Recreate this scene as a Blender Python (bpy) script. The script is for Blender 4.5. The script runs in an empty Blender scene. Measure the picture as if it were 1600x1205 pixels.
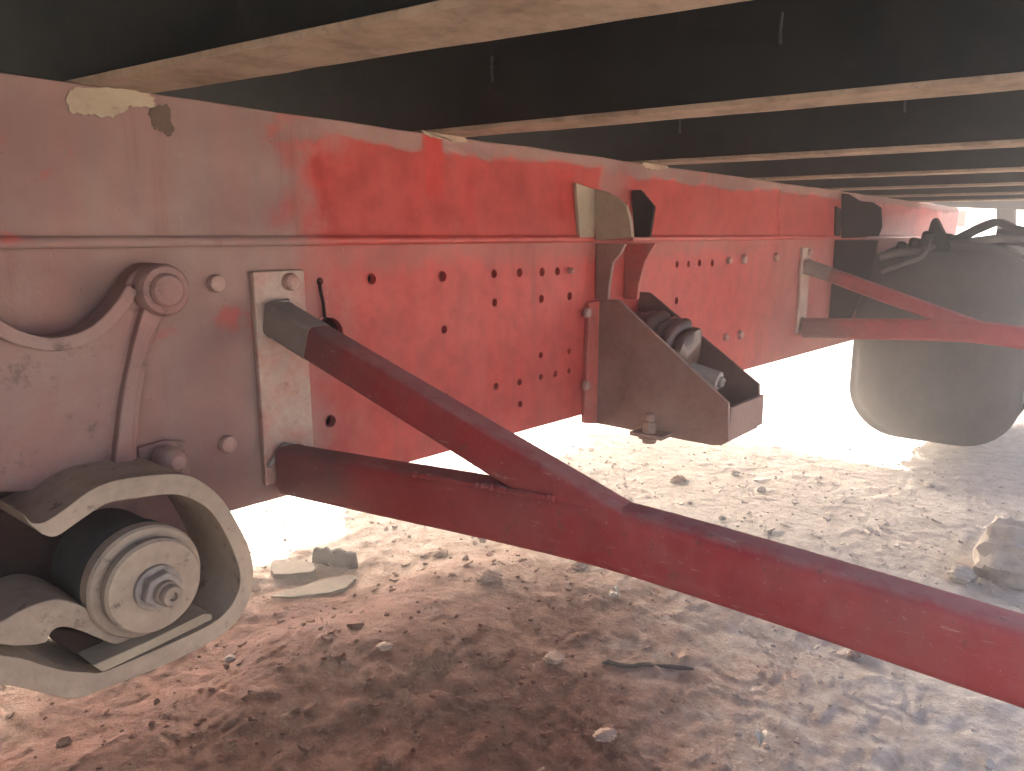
import bpy, bmesh, math, random
import numpy as np
from mathutils import Vector, Matrix, noise as mnoise
random.seed(7); rng = np.random.default_rng(11)
S = bpy.context.scene
COL = S.collection
D2R = math.radians

# ------------------------------------------------------------------ camera, sky, sun, exposure
# world frame: X runs along the truck's frame rail, Y across it (the camera is on the open side), Z up, ground at 0
EYE = Vector((0, 0, .755)); PITCH = math.atan(235/1202); YAW = math.atan(1000/1225)
cam = bpy.data.cameras.new('camera'); cam.sensor_width = 36; cam.lens = 36*1202/1600
cam.clip_start = .02; cam.clip_end = 500
co = bpy.data.objects.new('camera', cam); COL.objects.link(co)
co.location = EYE; co.rotation_euler = (math.pi/2-PITCH, 0, YAW-math.pi/2)
S.camera = co

SUN_EL, SUN_AZ = D2R(27), D2R(52)          # azimuth from +X towards +Y
w = bpy.data.worlds.new('World'); S.world = w; w.use_nodes = True
nt = w.node_tree; bg = nt.nodes['Background']; sky = nt.nodes.new('ShaderNodeTexSky')
sky.sky_type = 'NISHITA'; sky.sun_disc = False
sky.sun_elevation = SUN_EL; sky.sun_rotation = math.pi/2-SUN_AZ
sky.air_density = .6; sky.dust_density = 10; sky.ozone_density = 0
nt.links.new(sky.outputs[0], bg.inputs[0]); bg.inputs[1].default_value = .10
sl = bpy.data.lights.new('sun', 'SUN'); sl.energy = 5.0; sl.angle = D2R(.5); sl.color = (1, .97, .92)
so = bpy.data.objects.new('sun', sl); COL.objects.link(so)
sd = Vector((math.cos(SUN_EL)*math.cos(SUN_AZ), math.cos(SUN_EL)*math.sin(SUN_AZ), math.sin(SUN_EL)))
so.location = sd*20; so.rotation_euler = sd.to_track_quat('Z', 'Y').to_euler()
vs = S.view_settings; vs.view_transform = 'Standard'; vs.look = 'None'; vs.gamma = 1; vs.exposure = 3.55
S.cycles.max_bounces = 10; S.cycles.diffuse_bounces = 7; S.cycles.glossy_bounces = 4; S.cycles.volume_bounces = 1
S.cycles.use_denoising = True
HAZE = .07

# ------------------------------------------------------------------ measuring helpers (sight lines onto real planes)
_F = Vector((math.cos(YAW), math.sin(YAW), 0)); _R = Vector((math.sin(YAW), -math.cos(YAW), 0))
_W = _F*math.cos(PITCH)-Vector((0, 0, math.sin(PITCH))); _U = _R.cross(_W)
def sight(x, y): return _W+_R*((x-800)/1202)-_U*((y-602.5)/1202)
def PY(x, y, Y): d = sight(x, y); return EYE+d*(Y/d.y)
def PX(x, y, X): d = sight(x, y); return EYE+d*(X/d.x)
def PZ(x, y, Z): d = sight(x, y); return EYE+d*((Z-EYE.z)/d.z)

# ------------------------------------------------------------------ materials
class NT:
    def __init__(s, name):
        s.m = bpy.data.materials.new(name); s.m.use_nodes = True
        s.n = s.m.node_tree.nodes; s.l = s.m.node_tree.links
        s.b = s.n['Principled BSDF']; s.pos = s.n.new('ShaderNodeNewGeometry').outputs['Position']
    def set(s, sock, v):
        if hasattr(v, 'links'): s.l.new(v, sock)
        elif isinstance(v, tuple) and len(v) == 3 and sock.type == 'RGBA': sock.default_value = (*v, 1)
        else: sock.default_value = v
    def noise(s, scale, detail=5, rough=.6, vec=None, stretch=None, dist=0):
        t = s.n.new('ShaderNodeTexNoise'); v = vec or s.pos
        if stretch:
            mp = s.n.new('ShaderNodeMapping'); mp.inputs['Scale'].default_value = stretch; s.l.new(v, mp.inputs[0]); v = mp.outputs[0]
        s.l.new(v, t.inputs['Vector']); t.inputs['Scale'].default_value = scale; t.inputs['Detail'].default_value = detail
        t.inputs['Roughness'].default_value = rough; t.inputs['Distortion'].default_value = dist
        return t.outputs['Fac']
    def vor(s, scale, feature='F1'):
        t = s.n.new('ShaderNodeTexVoronoi'); t.feature = feature; t.inputs['Scale'].default_value = scale
        s.l.new(s.pos, t.inputs['Vector']); return t.outputs['Distance']
    def math(s, op, a, b=0.0, clamp=False):
        t = s.n.new('ShaderNodeMath'); t.operation = op; t.use_clamp = clamp
        s.set(t.inputs[0], a); s.set(t.inputs[1], b); return t.outputs[0]
    def axis(s, k):
        if not hasattr(s, '_sep'):
            s._sep = s.n.new('ShaderNodeSeparateXYZ'); s.l.new(s.pos, s._sep.inputs[0])
        return s._sep.outputs[k]
    def ramp(s, v, a, b, lo=0.0, hi=1.0):
        t = s.n.new('ShaderNodeMapRange'); t.interpolation_type = 'SMOOTHSTEP'
        s.set(t.inputs['Value'], v); s.set(t.inputs['From Min'], a); s.set(t.inputs['From Max'], b)
        s.set(t.inputs['To Min'], lo); s.set(t.inputs['To Max'], hi); return t.outputs['Result']
    def mix(s, f, a, b):
        t = s.n.new('ShaderNodeMix'); t.data_type = 'RGBA'
        s.set(t.inputs['Factor'], f); s.set(t.inputs[6], a); s.set(t.inputs[7], b); return t.outputs[2]
    def bump(s, h, strength=.3, dist=.002):
        t = s.n.new('ShaderNodeBump'); t.inputs['Strength'].default_value = strength; t.inputs['Distance'].default_value = dist
        s.l.new(h, t.inputs['Height']); s.l.new(t.outputs[0], s.b.inputs['Normal'])
    def done(s, col, rough=.6, metal=0.0, spec=.5):
        s.set(s.b.inputs['Base Color'], col); s.set(s.b.inputs['Roughness'], rough)
        s.set(s.b.inputs['Metallic'], metal); s.set(s.b.inputs['Specular IOR Level'], spec); return s.m

DUST = (.29, .205, .17); RED = (.45, .052, .040); RED2 = (.33, .030, .023)
def red_rail(name, upper):
    t = NT(name); X, Z = t.axis(0), t.axis(2)
    big, mid, fine = t.noise(5, 6, .6), t.noise(26, 6, .65), t.noise(150, 4, .6)
    drip = t.noise(34, 4, .6, stretch=(1, 1, .10))
    warp = t.math('ADD', t.math('MULTIPLY', t.math('SUBTRACT', big, .5), .30), t.math('MULTIPLY', t.math('SUBTRACT', mid, .5), .16))
    xw = t.math('ADD', X, warp)
    dust = t.ramp(xw, .50 if not upper else .54, .70 if not upper else .63, .92, .13)         # thick dust behind the spring, wiped further on
    if upper:
        zz = t.math('ADD', Z, t.math('MULTIPLY', warp, .22))
        dust = t.math('MAXIMUM', dust, t.ramp(zz, .862, .874, 0, .85))           # dust fallen along the top edge
        strip = t.math('MULTIPLY', t.ramp(t.math('ABSOLUTE', t.math('SUBTRACT', t.math('ADD', X, t.math('MULTIPLY', t.math('SUBTRACT', mid, .5), .02)), .80)), .014, .026, 1, 0), t.ramp(t.math('ADD', Z, t.math('MULTIPLY', mid, .05)), .825, .845))
        strip2 = t.math('MULTIPLY', t.ramp(t.math('ABSOLUTE', t.math('SUBTRACT', X, 1.12)), .016, .034, 1, 0), t.math('MULTIPLY', t.ramp(t.math('ADD', Z, t.math('MULTIPLY', mid, .05)), .80, .82), t.ramp(Z, .862, .868, 1, 0)))
        wiped = t.math('MAXIMUM', strip, t.math('MULTIPLY', strip2, .8))
        dust = t.math('MULTIPLY', dust, t.math('SUBTRACT', 1.0, wiped, True))
        dust = t.math('MAXIMUM', dust, t.math('MULTIPLY', t.ramp(t.math('ABSOLUTE', t.math('SUBTRACT', xw, 1.27)), .03, .10, 1, 0), .55))
    else:
        dust = t.math('MAXIMUM', dust, t.ramp(t.math('ADD', Z, t.math('MULTIPLY', warp, .3)), .685, .73, 0, .5))
        dust = t.math('MAXIMUM', dust, t.ramp(xw, 1.7, 2.3, 0, .5))
    dust = t.math('ADD', dust, t.math('MULTIPLY', t.math('SUBTRACT', drip, .5), .38), True)
    spot = t.ramp(t.noise(17, 3, .55), .63, .72, 0, .55)
    dust = t.math('MULTIPLY', dust, t.math('SUBTRACT', 1.0, spot))
    dcol = t.mix(t.ramp(big, .35, .65), DUST, (.205, .135, .115)); rcol = t.mix(t.ramp(mid, .35, .7), RED, RED2)
    col = t.mix(dust, rcol, dcol)
    col = t.mix(t.ramp(t.noise(60, 6, .75, stretch=(1, 1, .5)), .68, .76, 0, .5), col, (.10, .055, .04))
    run = t.noise(42, 5, .6, stretch=(1, 1, .05))
    col = t.mix(t.math('MULTIPLY', t.ramp(run, .57, .70, 0, .5), t.ramp(big, .4, .6)), col, (.16, .06, .045))
    scr = t.noise(30, 2, .5, stretch=(9, 9, 1), dist=1.5)
    col = t.mix(t.math('MULTIPLY', t.ramp(scr, .70, .76, 0, .45), t.ramp(mid, .5, .62)), col, (.52, .38, .32))
    col = t.mix(t.ramp(t.noise(210, 3, .6), .69, .75, 0, .6), col, (.09, .05, .04))
    t.bump(t.math('ADD', t.math('MULTIPLY', fine, .25), t.math('ADD', mid, t.math('MULTIPLY', t.noise(12, 2, .5), 2))), .35, .0025)
    return t.done(col, t.ramp(dust, .1, .8, .38 if upper else .5, .88), 0, .4 if upper else .22)
M = {}
M['lower'] = red_rail('dusty red rail paint', False)
M['upper'] = red_rail('dusty red upper rail paint', True)
def grimy(name, base, second, dustcol, dust_lo, dust_hi, rough=.6, sc=30, metal=0.0, bump=.4, upd=0.0, spec=.35, spots=.45):
    t = NT(name); a, b = t.noise(sc, 6, .65), t.noise(sc*5, 4, .6)
    col = t.mix(t.ramp(a, .35, .65), base, second)
    d = t.ramp(t.math('ADD', t.math('MULTIPLY', t.noise(sc*.4, 6, .65), .75), t.math('MULTIPLY', b, .25)), .33, .67, dust_lo, dust_hi)
    if upd:
        g = t.n.new('ShaderNodeNewGeometry'); sp = t.n.new('ShaderNodeSeparateXYZ'); t.l.new(g.outputs['Normal'], sp.inputs[0])
        d = t.math('MAXIMUM', d, t.math('MULTIPLY', t.ramp(sp.outputs[2], .2, .8), upd))
    col = t.mix(d, col, dustcol)
    col = t.mix(t.ramp(t.noise(sc*1.7, 7, .75), .56, .70, 0, spots), col, (.06, .042, .032))
    t.bump(t.math('ADD', a, t.math('MULTIPLY', b, .5)), bump, .002)
    return t.done(col, rough if metal else t.math('ADD', t.math('MULTIPLY', d, .25), rough, True), metal, spec)
M['casting'] = grimy('dusty pink red casting', (.27, .10, .085), (.20, .085, .075), (.30, .215, .18), .3, .85, .8, 18, 0, .7, spec=.2, spots=.6)
M['dusty'] = grimy('thick dry dust on steel', (.29, .215, .155), (.20, .145, .11), (.42, .33, .24), .2, .95, .85, 22, 0, .7, spec=.15, spots=.8)
M['tan'] = grimy('tan dust over steel flange', (.16, .105, .065), (.34, .24, .16), (.46, .345, .245), .1, .9, .85, 22)
M['black'] = grimy('black chassis paint', (.010, .013, .012), (.018, .020, .018), (.08, .07, .06), .0, .08, .75, 14, spec=.08)
M['teal'] = grimy('grimy dark green drum', (.035, .05, .045), (.05, .06, .052), (.16, .13, .10), .05, .5, .65, 26)
M['tube'] = grimy('dark red tube paint', (.36, .026, .028), (.28, .022, .024), (.38, .19, .16), .0, .26, .55, 14, 0, .25, .45)
def tubemat():
    t = NT('dark red bar paint, grimy at the plate'); a, b = t.noise(14, 6, .65), t.noise(60, 5, .65)
    col = t.mix(t.ramp(a, .35, .65), (.31, .022, .026), (.24, .018, .022))
    d = t.ramp(t.math('ADD', t.math('MULTIPLY', t.noise(6, 6, .65), .7), t.math('MULTIPLY', b, .3)), .36, .68, 0, .28)
    g = t.n.new('ShaderNodeNewGeometry'); sp = t.n.new('ShaderNodeSeparateXYZ'); t.l.new(g.outputs['Normal'], sp.inputs[0])
    d = t.math('MAXIMUM', d, t.math('MULTIPLY', t.ramp(sp.outputs[2], .35, .95), t.ramp(b, .3, .6, .25, .6)))
    col = t.mix(d, col, (.36, .20, .17))
    yy = t.math('ADD', t.axis(1), t.math('MULTIPLY', t.math('SUBTRACT', a, .5), .25))
    col = t.mix(t.ramp(yy, .60, .76, 0, .65), col, (.105, .085, .075))
    col = t.mix(t.ramp(t.noise(70, 6, .75), .60, .66, 0, .75), col, (.11, .065, .045))
    col = t.mix(t.math('MULTIPLY', t.ramp(t.noise(24, 2, .5, stretch=(6, 1, 9), dist=1.2), .66, .73, 0, .5), t.ramp(b, .45, .6)), col, (.48, .33, .28))
    col = t.mix(t.ramp(t.noise(260, 3, .6), .66, .72, 0, .5), col, (.40, .27, .22))
    t.bump(t.math('ADD', a, t.math('MULTIPLY', b, .6)), .5, .002)
    return t.done(col, t.math('ADD', .5, t.math('MULTIPLY', d, .5)), 0, .3)
M['tube'] = tubemat()
M['tubeend'] = grimy('bare grey tube end', (.16, .14, .12), (.12, .11, .10), (.30, .24, .20), .1, .7, .6, 30)
M['plate'] = grimy('pitted plate with worn red paint', (.34, .10, .075), (.26, .19, .15), (.42, .33, .26), .25, .95, .7, 40, 0, .7)
M['bracket'] = grimy('brown primer bracket', (.20, .085, .065), (.15, .075, .06), (.33, .235, .18), .15, .8, .6, 14)
M['redplate'] = grimy('worn red plate', (.42, .045, .035), (.28, .035, .03), (.36, .23, .17), .1, .65, .5, 20)
M['khaki'] = grimy('khaki dust on gusset', (.22, .17, .115), (.27, .205, .14), (.37, .30, .21), .3, .9, .75, 40)
M['rubber'] = grimy('dirty black rubber', (.022, .020, .019), (.035, .031, .029), (.17, .125, .10), .05, .5, .55, 24)
M['tyre'] = grimy('dusty tyre rubber', (.022, .022, .023), (.03, .03, .03), (.16, .14, .125), .1, .45, .75, 12)
M['bellows'] = grimy('brown oily rubber', (.06, .032, .026), (.09, .05, .04), (.25, .16, .12), .05, .4, .33, 16)
M['steel'] = grimy('grey dusty steel', (.22, .20, .18), (.16, .145, .13), (.38, .31, .25), .2, .85, .55, 40)
M['bolt'] = grimy('painted dusty bolt', (.34, .10, .085), (.26, .12, .10), (.40, .29, .23), .3, .9, .65, 60)
M['rust'] = grimy('dark rust scab', (.07, .045, .033), (.10, .06, .042), (.16, .12, .09), .0, .5, .85, 60)
M['dark'] = grimy('plain near black', (.020, .012, .010), (.03, .018, .015), (.06, .04, .03), .0, .3, .8, 30, spec=.1)
M['wood'] = grimy('weathered grey wood', (.085, .058, .042), (.13, .09, .065), (.26, .20, .15), .05, .45, .85, 60)
M['bark'] = grimy('dark bark', (.030, .022, .018), (.05, .036, .028), (.14, .10, .08), .0, .35, .85, 50)
M['leaf'] = grimy('dry pale leaf', (.45, .40, .32), (.36, .30, .22), (.52, .47, .40), .0, .5, .7, 60)
M['clod'] = grimy('dry pale clod', (.33, .285, .24), (.24, .20, .165), (.42, .375, .33), .1, .7, .9, 45, 0, 1.0)
M['redclod'] = grimy('reddish clod', (.25, .145, .105), (.20, .115, .085), (.34, .24, .185), .1, .6, .9, 40, 0, .9)
M['pale'] = grimy('pale grey body panel', (.55, .52, .50), (.48, .44, .42), (.50, .40, .36), .0, .5, .5, 20)

def soil():
    t = NT('dry trodden soil'); X, Y = t.axis(0), t.axis(1)
    a, b, c = t.noise(3.2, 7, .62), t.noise(22, 8, .72), t.noise(120, 6, .72)
    v = t.vor(46); v2 = t.vor(110)
    # dark red painted for rail bounce and lens falloff, paler towards the open-side daylight
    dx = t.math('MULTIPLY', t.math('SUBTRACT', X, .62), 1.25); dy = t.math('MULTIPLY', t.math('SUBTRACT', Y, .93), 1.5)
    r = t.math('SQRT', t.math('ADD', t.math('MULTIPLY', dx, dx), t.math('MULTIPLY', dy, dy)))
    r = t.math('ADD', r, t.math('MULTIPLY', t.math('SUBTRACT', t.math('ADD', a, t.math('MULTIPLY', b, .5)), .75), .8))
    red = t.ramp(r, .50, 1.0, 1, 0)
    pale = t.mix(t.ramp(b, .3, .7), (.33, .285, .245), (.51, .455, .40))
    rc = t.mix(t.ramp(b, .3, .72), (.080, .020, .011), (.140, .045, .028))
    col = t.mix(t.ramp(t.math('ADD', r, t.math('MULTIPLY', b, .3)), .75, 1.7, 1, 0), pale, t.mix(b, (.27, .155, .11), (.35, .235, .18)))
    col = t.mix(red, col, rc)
    col = t.mix(t.math('MULTIPLY', t.ramp(c, .55, .75, 0, .5), t.math('SUBTRACT', 1.0, t.math('MULTIPLY', red, .7))), col, (.47, .41, .355))
    col = t.mix(t.ramp(t.noise(55, 6, .7), .60, .74, 0, .55), col, (.12, .075, .055))
    d = t.noise(330, 4, .7)
    h = t.math('ADD', t.math('MULTIPLY', b, .28), t.math('ADD', t.math('MULTIPLY', c, .5), t.math('MULTIPLY', d, .30)))
    t.bump(t.math('ADD', h, t.math('MULTIPLY', v2, .22)), .85, .008)
    return t.done(col, .95, 0, .15)
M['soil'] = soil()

# ------------------------------------------------------------------ object helpers
def tag(o, label=None, cat=None, group=None, kind=None):
    for k, v in (('label', label), ('category', cat), ('group', group), ('kind', kind)):
        if v: o[k] = v
    return o
def obj(name, bm, mat, parent=None, bevel=0, smooth=32, label=None, seg=2):
    """one mesh object, its origin at its own middle; bm is built in world coordinates"""
    bmesh.ops.recalc_face_normals(bm, faces=bm.faces)
    cs = [v.co for v in bm.verts]
    lo = Vector([min(c[i] for c in cs) for i in range(3)]); hi = Vector([max(c[i] for c in cs) for i in range(3)])
    mid = (lo+hi)/2
    for v in bm.verts: v.co -= mid
    me = bpy.data.meshes.new(name); bm.to_mesh(me); bm.free()
    me.materials.append(mat)
    me.polygons.foreach_set('use_smooth', [True]*len(me.polygons)); me.set_sharp_from_angle(angle=D2R(smooth))
    o = bpy.data.objects.new(name, me); COL.objects.link(o)
    if bevel:
        m = o.modifiers.new('bevel', 'BEVEL'); m.width = bevel; m.segments = seg; m.limit_method = 'ANGLE'; m.angle_limit = D2R(35); m.harden_normals = True
    place(o, mid, parent)
    if label: o['label'] = label
    return o
def wloc(o):
    p = Vector(o.location)
    return p if o.parent is None else p+wloc(o.parent)
def place(o, wpos, parent):
    if parent: o.parent = parent; o.location = Vector(wpos)-wloc(parent)
    else: o.location = wpos
def prism(bm, pts, vec):
    """closed polygon pts swept along vec"""
    vec = Vector(vec); a = [bm.verts.new(p) for p in pts]; b = [bm.verts.new(Vector(p)+vec) for p in pts]
    bm.faces.new(a); bm.faces.new(b[::-1]); n = len(a)
    for i in range(n): bm.faces.new((a[i], b[i], b[(i+1) % n], a[(i+1) % n]))
    return bm
def box(bm, x0, x1, y0, y1, z0, z1):
    return prism(bm, [(x0, y0, z0), (x1, y0, z0), (x1, y1, z0), (x0, y1, z0)], (0, 0, z1-z0))
def frame(ax):
    ax = Vector(ax).normalized(); u = ax.orthogonal().normalized(); return ax, u, ax.cross(u)
def lathe(bm, c, axis, prof, n=40, caps=True, r0=0.0, up=None):
    """prof: list of (distance along axis, radius)"""
    ax, u, v = frame(axis); c = Vector(c); rings = []
    if up: u = Vector(up); u = (u-ax*u.dot(ax)).normalized(); v = ax.cross(u)
    for d, r in prof:
        rings.append([bm.verts.new(c+ax*d+(u*math.cos(k*2*math.pi/n+r0)+v*math.sin(k*2*math.pi/n+r0))*r) for k in range(n)])
    for A, B in zip(rings, rings[1:]):
        for k in range(n): bm.faces.new((A[k], A[(k+1) % n], B[(k+1) % n], B[k]))
    if caps: bm.faces.new(rings[0]); bm.faces.new(rings[-1][::-1])
    return bm
def tube(bm, path, r, n=16, caps=True):
    path = [Vector(p) for p in path]; rings = []; u = None
    for i, p in enumerate(path):
        d = (path[min(i+1, len(path)-1)]-path[max(i-1, 0)]).normalized()
        u = d.orthogonal().normalized() if u is None else (u-d*u.dot(d)).normalized()
        v = d.cross(u); rr = r[i] if isinstance(r, (list, tuple)) else r
        rings.append([bm.verts.new(p+(u*math.cos(k*2*math.pi/n)+v*math.sin(k*2*math.pi/n))*rr) for k in range(n)])
    for A, B in zip(rings, rings[1:]):
        for k in range(n): bm.faces.new((A[k], A[(k+1) % n], B[(k+1) % n], B[k]))
    if caps: bm.faces.new(rings[0]); bm.faces.new(rings[-1][::-1])
    return bm
def arm(bm, path, hw, hh, rad, n=5):
    '''rounded rectangular bar swept along a path: hw half width (level), hh half height'''
    path = [Vector(p) for p in path]; rings = []
    for i, p in enumerate(path):
        d = (path[min(i+1, len(path)-1)]-path[max(i-1, 0)]).normalized(); u = Vector((0, 0, 1)).cross(d).normalized(); v = d.cross(u); ring = []
        for cx, cy, a0 in ((1, 1, 0), (-1, 1, 90), (-1, -1, 180), (1, -1, 270)):
            for k in range(n+1):
                a = D2R(a0+90*k/n); ring.append(bm.verts.new(p+u*(cx*(hw-rad)+rad*math.cos(a))+v*(cy*(hh-rad)+rad*math.sin(a))))
        rings.append(ring)
    for A, B in zip(rings, rings[1:]):
        for k in range(len(A)): bm.faces.new((A[k], A[(k+1) % len(A)], B[(k+1) % len(A)], B[k]))
    bm.faces.new(rings[0]); bm.faces.new(rings[-1][::-1]); return bm
def smooth_path(pts, per=6, closed=False):
    """Catmull-Rom through 3D points"""
    pts = [Vector(p) for p in pts]; out = []; n = len(pts)
    for i in range(n if closed else n-1):
        p1, p2 = pts[i], pts[(i+1) % n]
        p0 = pts[(i-1) % n] if closed or i > 0 else p1; p3 = pts[(i+2) % n] if closed or i+2 < n else p2
        for k in range(per):
            t = k/per
            out.append(.5*((2*p1)+(p2-p0)*t+(2*p0-5*p1+4*p2-p3)*t*t+(3*p1-p0-3*p2+p3)*t**3))
    if not closed: out.append(pts[-1])
    return out
def hexnut(bm, c, axis, r, h, up=None): return lathe(bm, c, axis, [(0, r), (h*.86, r), (h, r*.9)], 6, up=up)
def domebolt(bm, c, axis, r, h): return lathe(bm, c, axis, [(0, r), (h*.45, r), (h*.8, r*.86), (h, r*.5)], 20)
OUT = (0, -1, 0)

# ------------------------------------------------------------------ the truck
TB = Vector((1.4, 1.23, 0))
truck = bpy.data.objects.new('truck', None); COL.objects.link(truck); truck.location = TB; truck.empty_display_size = .2
tag(truck, 'red dusty truck chassis under a row of black cross beams, with braces, spring and tank', 'truck')
YL, YU, ZT, ZM = .806, .797, .8955, .7425
def zbot(x): return .445-.0235*x

# --- lower rail: a plate with its bolt holes cut through, backed by an added dark sheet standing in for the shade inside
HOLES = [(580,436,8.5),(691,432,8),(772,428,7),(812,426,7),(847,425,7),(871,424,6.5),(500,440,6.5),(773,473,6.5),(846,467,6.5),(890,463,6.5),
 (694,515,6.5),(516,658,9.5),(775,604,6),(845,555,5),(889,549,4.5),(845,589,5),(868,584,5.5),(889,580,4.5),(697,620,6),(812,597,5.5),(813,631,5.5),
 (1058,413,5.5),(1076,413,5.5),(1093,411,5.5),(1113,411,5.5),(1057,470,6),(513,524,28)]
def px_size(x, y, Y): return (PY(x, y, Y)-EYE).dot(_W)/1202
bm = bmesh.new()
xs = [-4.8, -1.2, .2, .8, 1.6, 2.4, 3.4, 6.4]
prism(bm, [(x, YL, zbot(x)) for x in xs]+[(x, YL, ZM-.0003) for x in reversed(xs)], (0, .010, 0))
rail = obj('chassis_rail', bm, M['lower'], truck, label='lower red frame rail, riddled with bolt holes')
bm = bmesh.new()
for x, y, r in HOLES:
    c = PY(x, y, YL); lathe(bm, c+Vector((0, -.02, 0)), (0, 1, 0), [(0, r*px_size(x, y, YL)), (.04, r*px_size(x, y, YL))], 24)
me = bpy.data.meshes.new('cut'); bmesh.ops.recalc_face_normals(bm, faces=bm.faces); bm.to_mesh(me); bm.free()
cut = bpy.data.objects.new('cut', me); COL.objects.link(cut)
bo = rail.modifiers.new('holes', 'BOOLEAN'); bo.operation = 'DIFFERENCE'; bo.solver = 'EXACT'; bo.object = cut
dg = bpy.context.evaluated_depsgraph_get(); new = bpy.data.meshes.new_from_object(rail.evaluated_get(dg))
rail.modifiers.clear(); rail.data = new; new.set_sharp_from_angle(angle=D2R(32)); bpy.data.objects.remove(cut)
bm = bmesh.new(); prism(bm, [(x, YL+.024, zbot(x)+.004) for x in xs]+[(x, YL+.024, ZM-.003) for x in reversed(xs)], (0, .006, 0))
obj('dark_backing', bm, M['dark'], rail)
bm = bmesh.new(); prism(bm, [(x, YL+.0105, zbot(x)+.0005) for x in xs]+[(x, YL+.0105, zbot(x)+.009) for x in reversed(xs)], (0, .075, 0))
obj('bottom_flange', bm, M['lower'], rail)
# raised rims round a few worn holes
for x, y, r in [(580,436,8.5),(691,432,8),(516,658,9.5),(513,524,28)]:
    bm = bmesh.new(); c = PY(x, y, YL); s = px_size(x, y, YL)
    lathe(bm, c, OUT, [(-.001, r*s*1.02), (.0015, r*s*1.02), (.0015, r*s*1.14), (-.001, r*s*1.2)], 28, caps=False)
    obj('hole_rim', bm, M['lower'], rail)
# rivets and bolt heads
for x, y, r in [(335,443,14),(353,693,14),(1137,407,6),(1161,405,7.5),(1211,402,7),(1132,527,5.5),(1155,523,7),(889,423,5)]:
    bm = bmesh.new(); c = PY(x, y, YL); s = px_size(x, y, YL); domebolt(bm, c, OUT, r*s, .011); obj('bolt', bm, M['bolt'], rail)
bm = bmesh.new(); c = PY(257,716,.795); domebolt(bm, c, OUT, .0145, .03); obj('bolt', bm, M['bolt'], rail, label='longer bolt head above the spring clamp')
# a thin wire hanging out of the small hole into the large one
bm = bmesh.new(); tube(bm, smooth_path([PY(499,442,YL+.004), PY(501,455,YL-.005), PY(505,474,YL-.006), PY(507,492,YL-.004), PY(508,500,YL+.006)]), .0022, 8)
obj('wire', bm, M['dark'], rail)

# --- upper rail: closed section with a rounded lip along its lower edge
bm = bmesh.new()
def upper_section(x):
    prof = [(YU+.085, ZT), (YU+.006, ZT), (YU+.0015, ZT-.0015), (YU, ZT-.006), (YU, ZM+.016), (YU-.002, ZM+.012)]
    prof += [(YU-.004-.005*math.sin(a), ZM+.0055+.0055*math.cos(a)) for a in np.linspace(.2, math.pi, 7)]
    prof += [(YU+.085, ZM)]
    return [(x, y, z) for y, z in prof]
XS = list(np.linspace(-4.8, 4.66, 100))
rings = [[bm.verts.new((x, y+.0006*math.sin(x*9.1)+.0004*math.sin(x*23), z+(.0007*math.sin(x*31+1)+.0005*math.sin(x*57) if z > ZT-.01 else 0))) for x, y, z in upper_section(x)] for x in XS]
for A, B in zip(rings, rings[1:]):
    for k in range(len(A)): bm.faces.new((A[k], A[(k+1) % len(A)], B[(k+1) % len(A)], B[k]))
bm.faces.new(rings[0]); bm.faces.new(rings[-1][::-1])
sub = obj('body_rail', bm, M['upper'], truck, label='upper red body rail, dusty on top with a rounded lower lip')
# a welded butt seam across it
def lumpy(path, r, amp, n=10):
    p = smooth_path(path, 10); b = bmesh.new(); tube(b, p, [r*(1+amp*random.uniform(-1, 1)) for _ in p], n); return b
obj('weld_seam', lumpy([PY(1219,296,YU), PY(1217,330,YU), PY(1219,352,YU), PY(1217,372,YU)], .0035, .35), M['upper'], sub)
# dust and weld spatter crusts where the beams sit, and a scab of lost paint
def patch(pts, Y, th, mat, name, par, label=None, jag=.0016, per=5):
    q = smooth_path([PY(x, y, Y) for x, y in pts], per, True)
    q = [Vector((p.x+random.uniform(-jag, jag), p.y, p.z+random.uniform(-jag, jag))) for p in q]
    b = bmesh.new(); prism(b, q, (0, -th, 0)); return obj(name, b, mat, par, bevel=.0006, label=label)
patch([(232,172),(248,165),(263,166),(266,190),(270,204),(262,212),(252,206),(240,200),(234,186)], YU+.001, .0018, M['rust'], 'rust_scab', sub)
patch([(108,140),(140,136),(200,140),(236,150),(238,166),(225,168),(205,166),(190,176),(168,184),(140,180),(118,178),(104,170)], YU+.001, .0024, M['khaki'], 'dust_crust', sub)
patch([(660,206),(690,208),(722,214),(728,222),(705,222),(690,216),(668,213)], YU+.001, .002, M['tan'], 'dust_crust', sub)
patch([(1002,254),(1030,256),(1042,262),(1028,266),(1008,262)], YU+.001, .003, M['tan'], 'dust_crust', sub)

# --- cross beams, welded on top of the rail, and the floor above them
SK = -.09
def beam_x(x0, y): return x0+SK*(y-.806)
def make_beam(x0, k):
    ln0, ln1 = 3.08, -.02
    def strip(y): return beam_x(x0, y)
    b = bmesh.new()
    prism(b, [(strip(ln1), ln1, ZT+.006), (strip(ln1)+.008, ln1, ZT+.006), (strip(ln0)+.008, ln0, ZT+.006), (strip(ln0), ln0, ZT+.006)], (0, 0, .114))
    web = obj('cross_beam', b, M['black'], truck)
    b = bmesh.new(); ys = np.linspace(ln0, ln1, 90)
    fl = [(strip(y)-.006+random.uniform(-.0012, .0012), y) for y in ys]+[(strip(y)+(.060+.022*max(0, .8-y)/.55 if k == 0 else .052+.012*max(0, .8-y))+random.uniform(-.0022, .0022), y) for y in ys[::-1]]
    prism(b, [(x, y, ZT-.0002) for x, y in fl], (0, 0, .0065))
    obj('flange', b, M['tan'], web, bevel=.001)
    return web
BX = [.345, .815, 1.415, 2.01, 2.60, 3.18, 3.76]
beams = [make_beam(x, i) for i, x in enumerate(BX)]
beams[0]['label'] = 'nearest black cross beam, with a broad tan flange'
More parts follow.
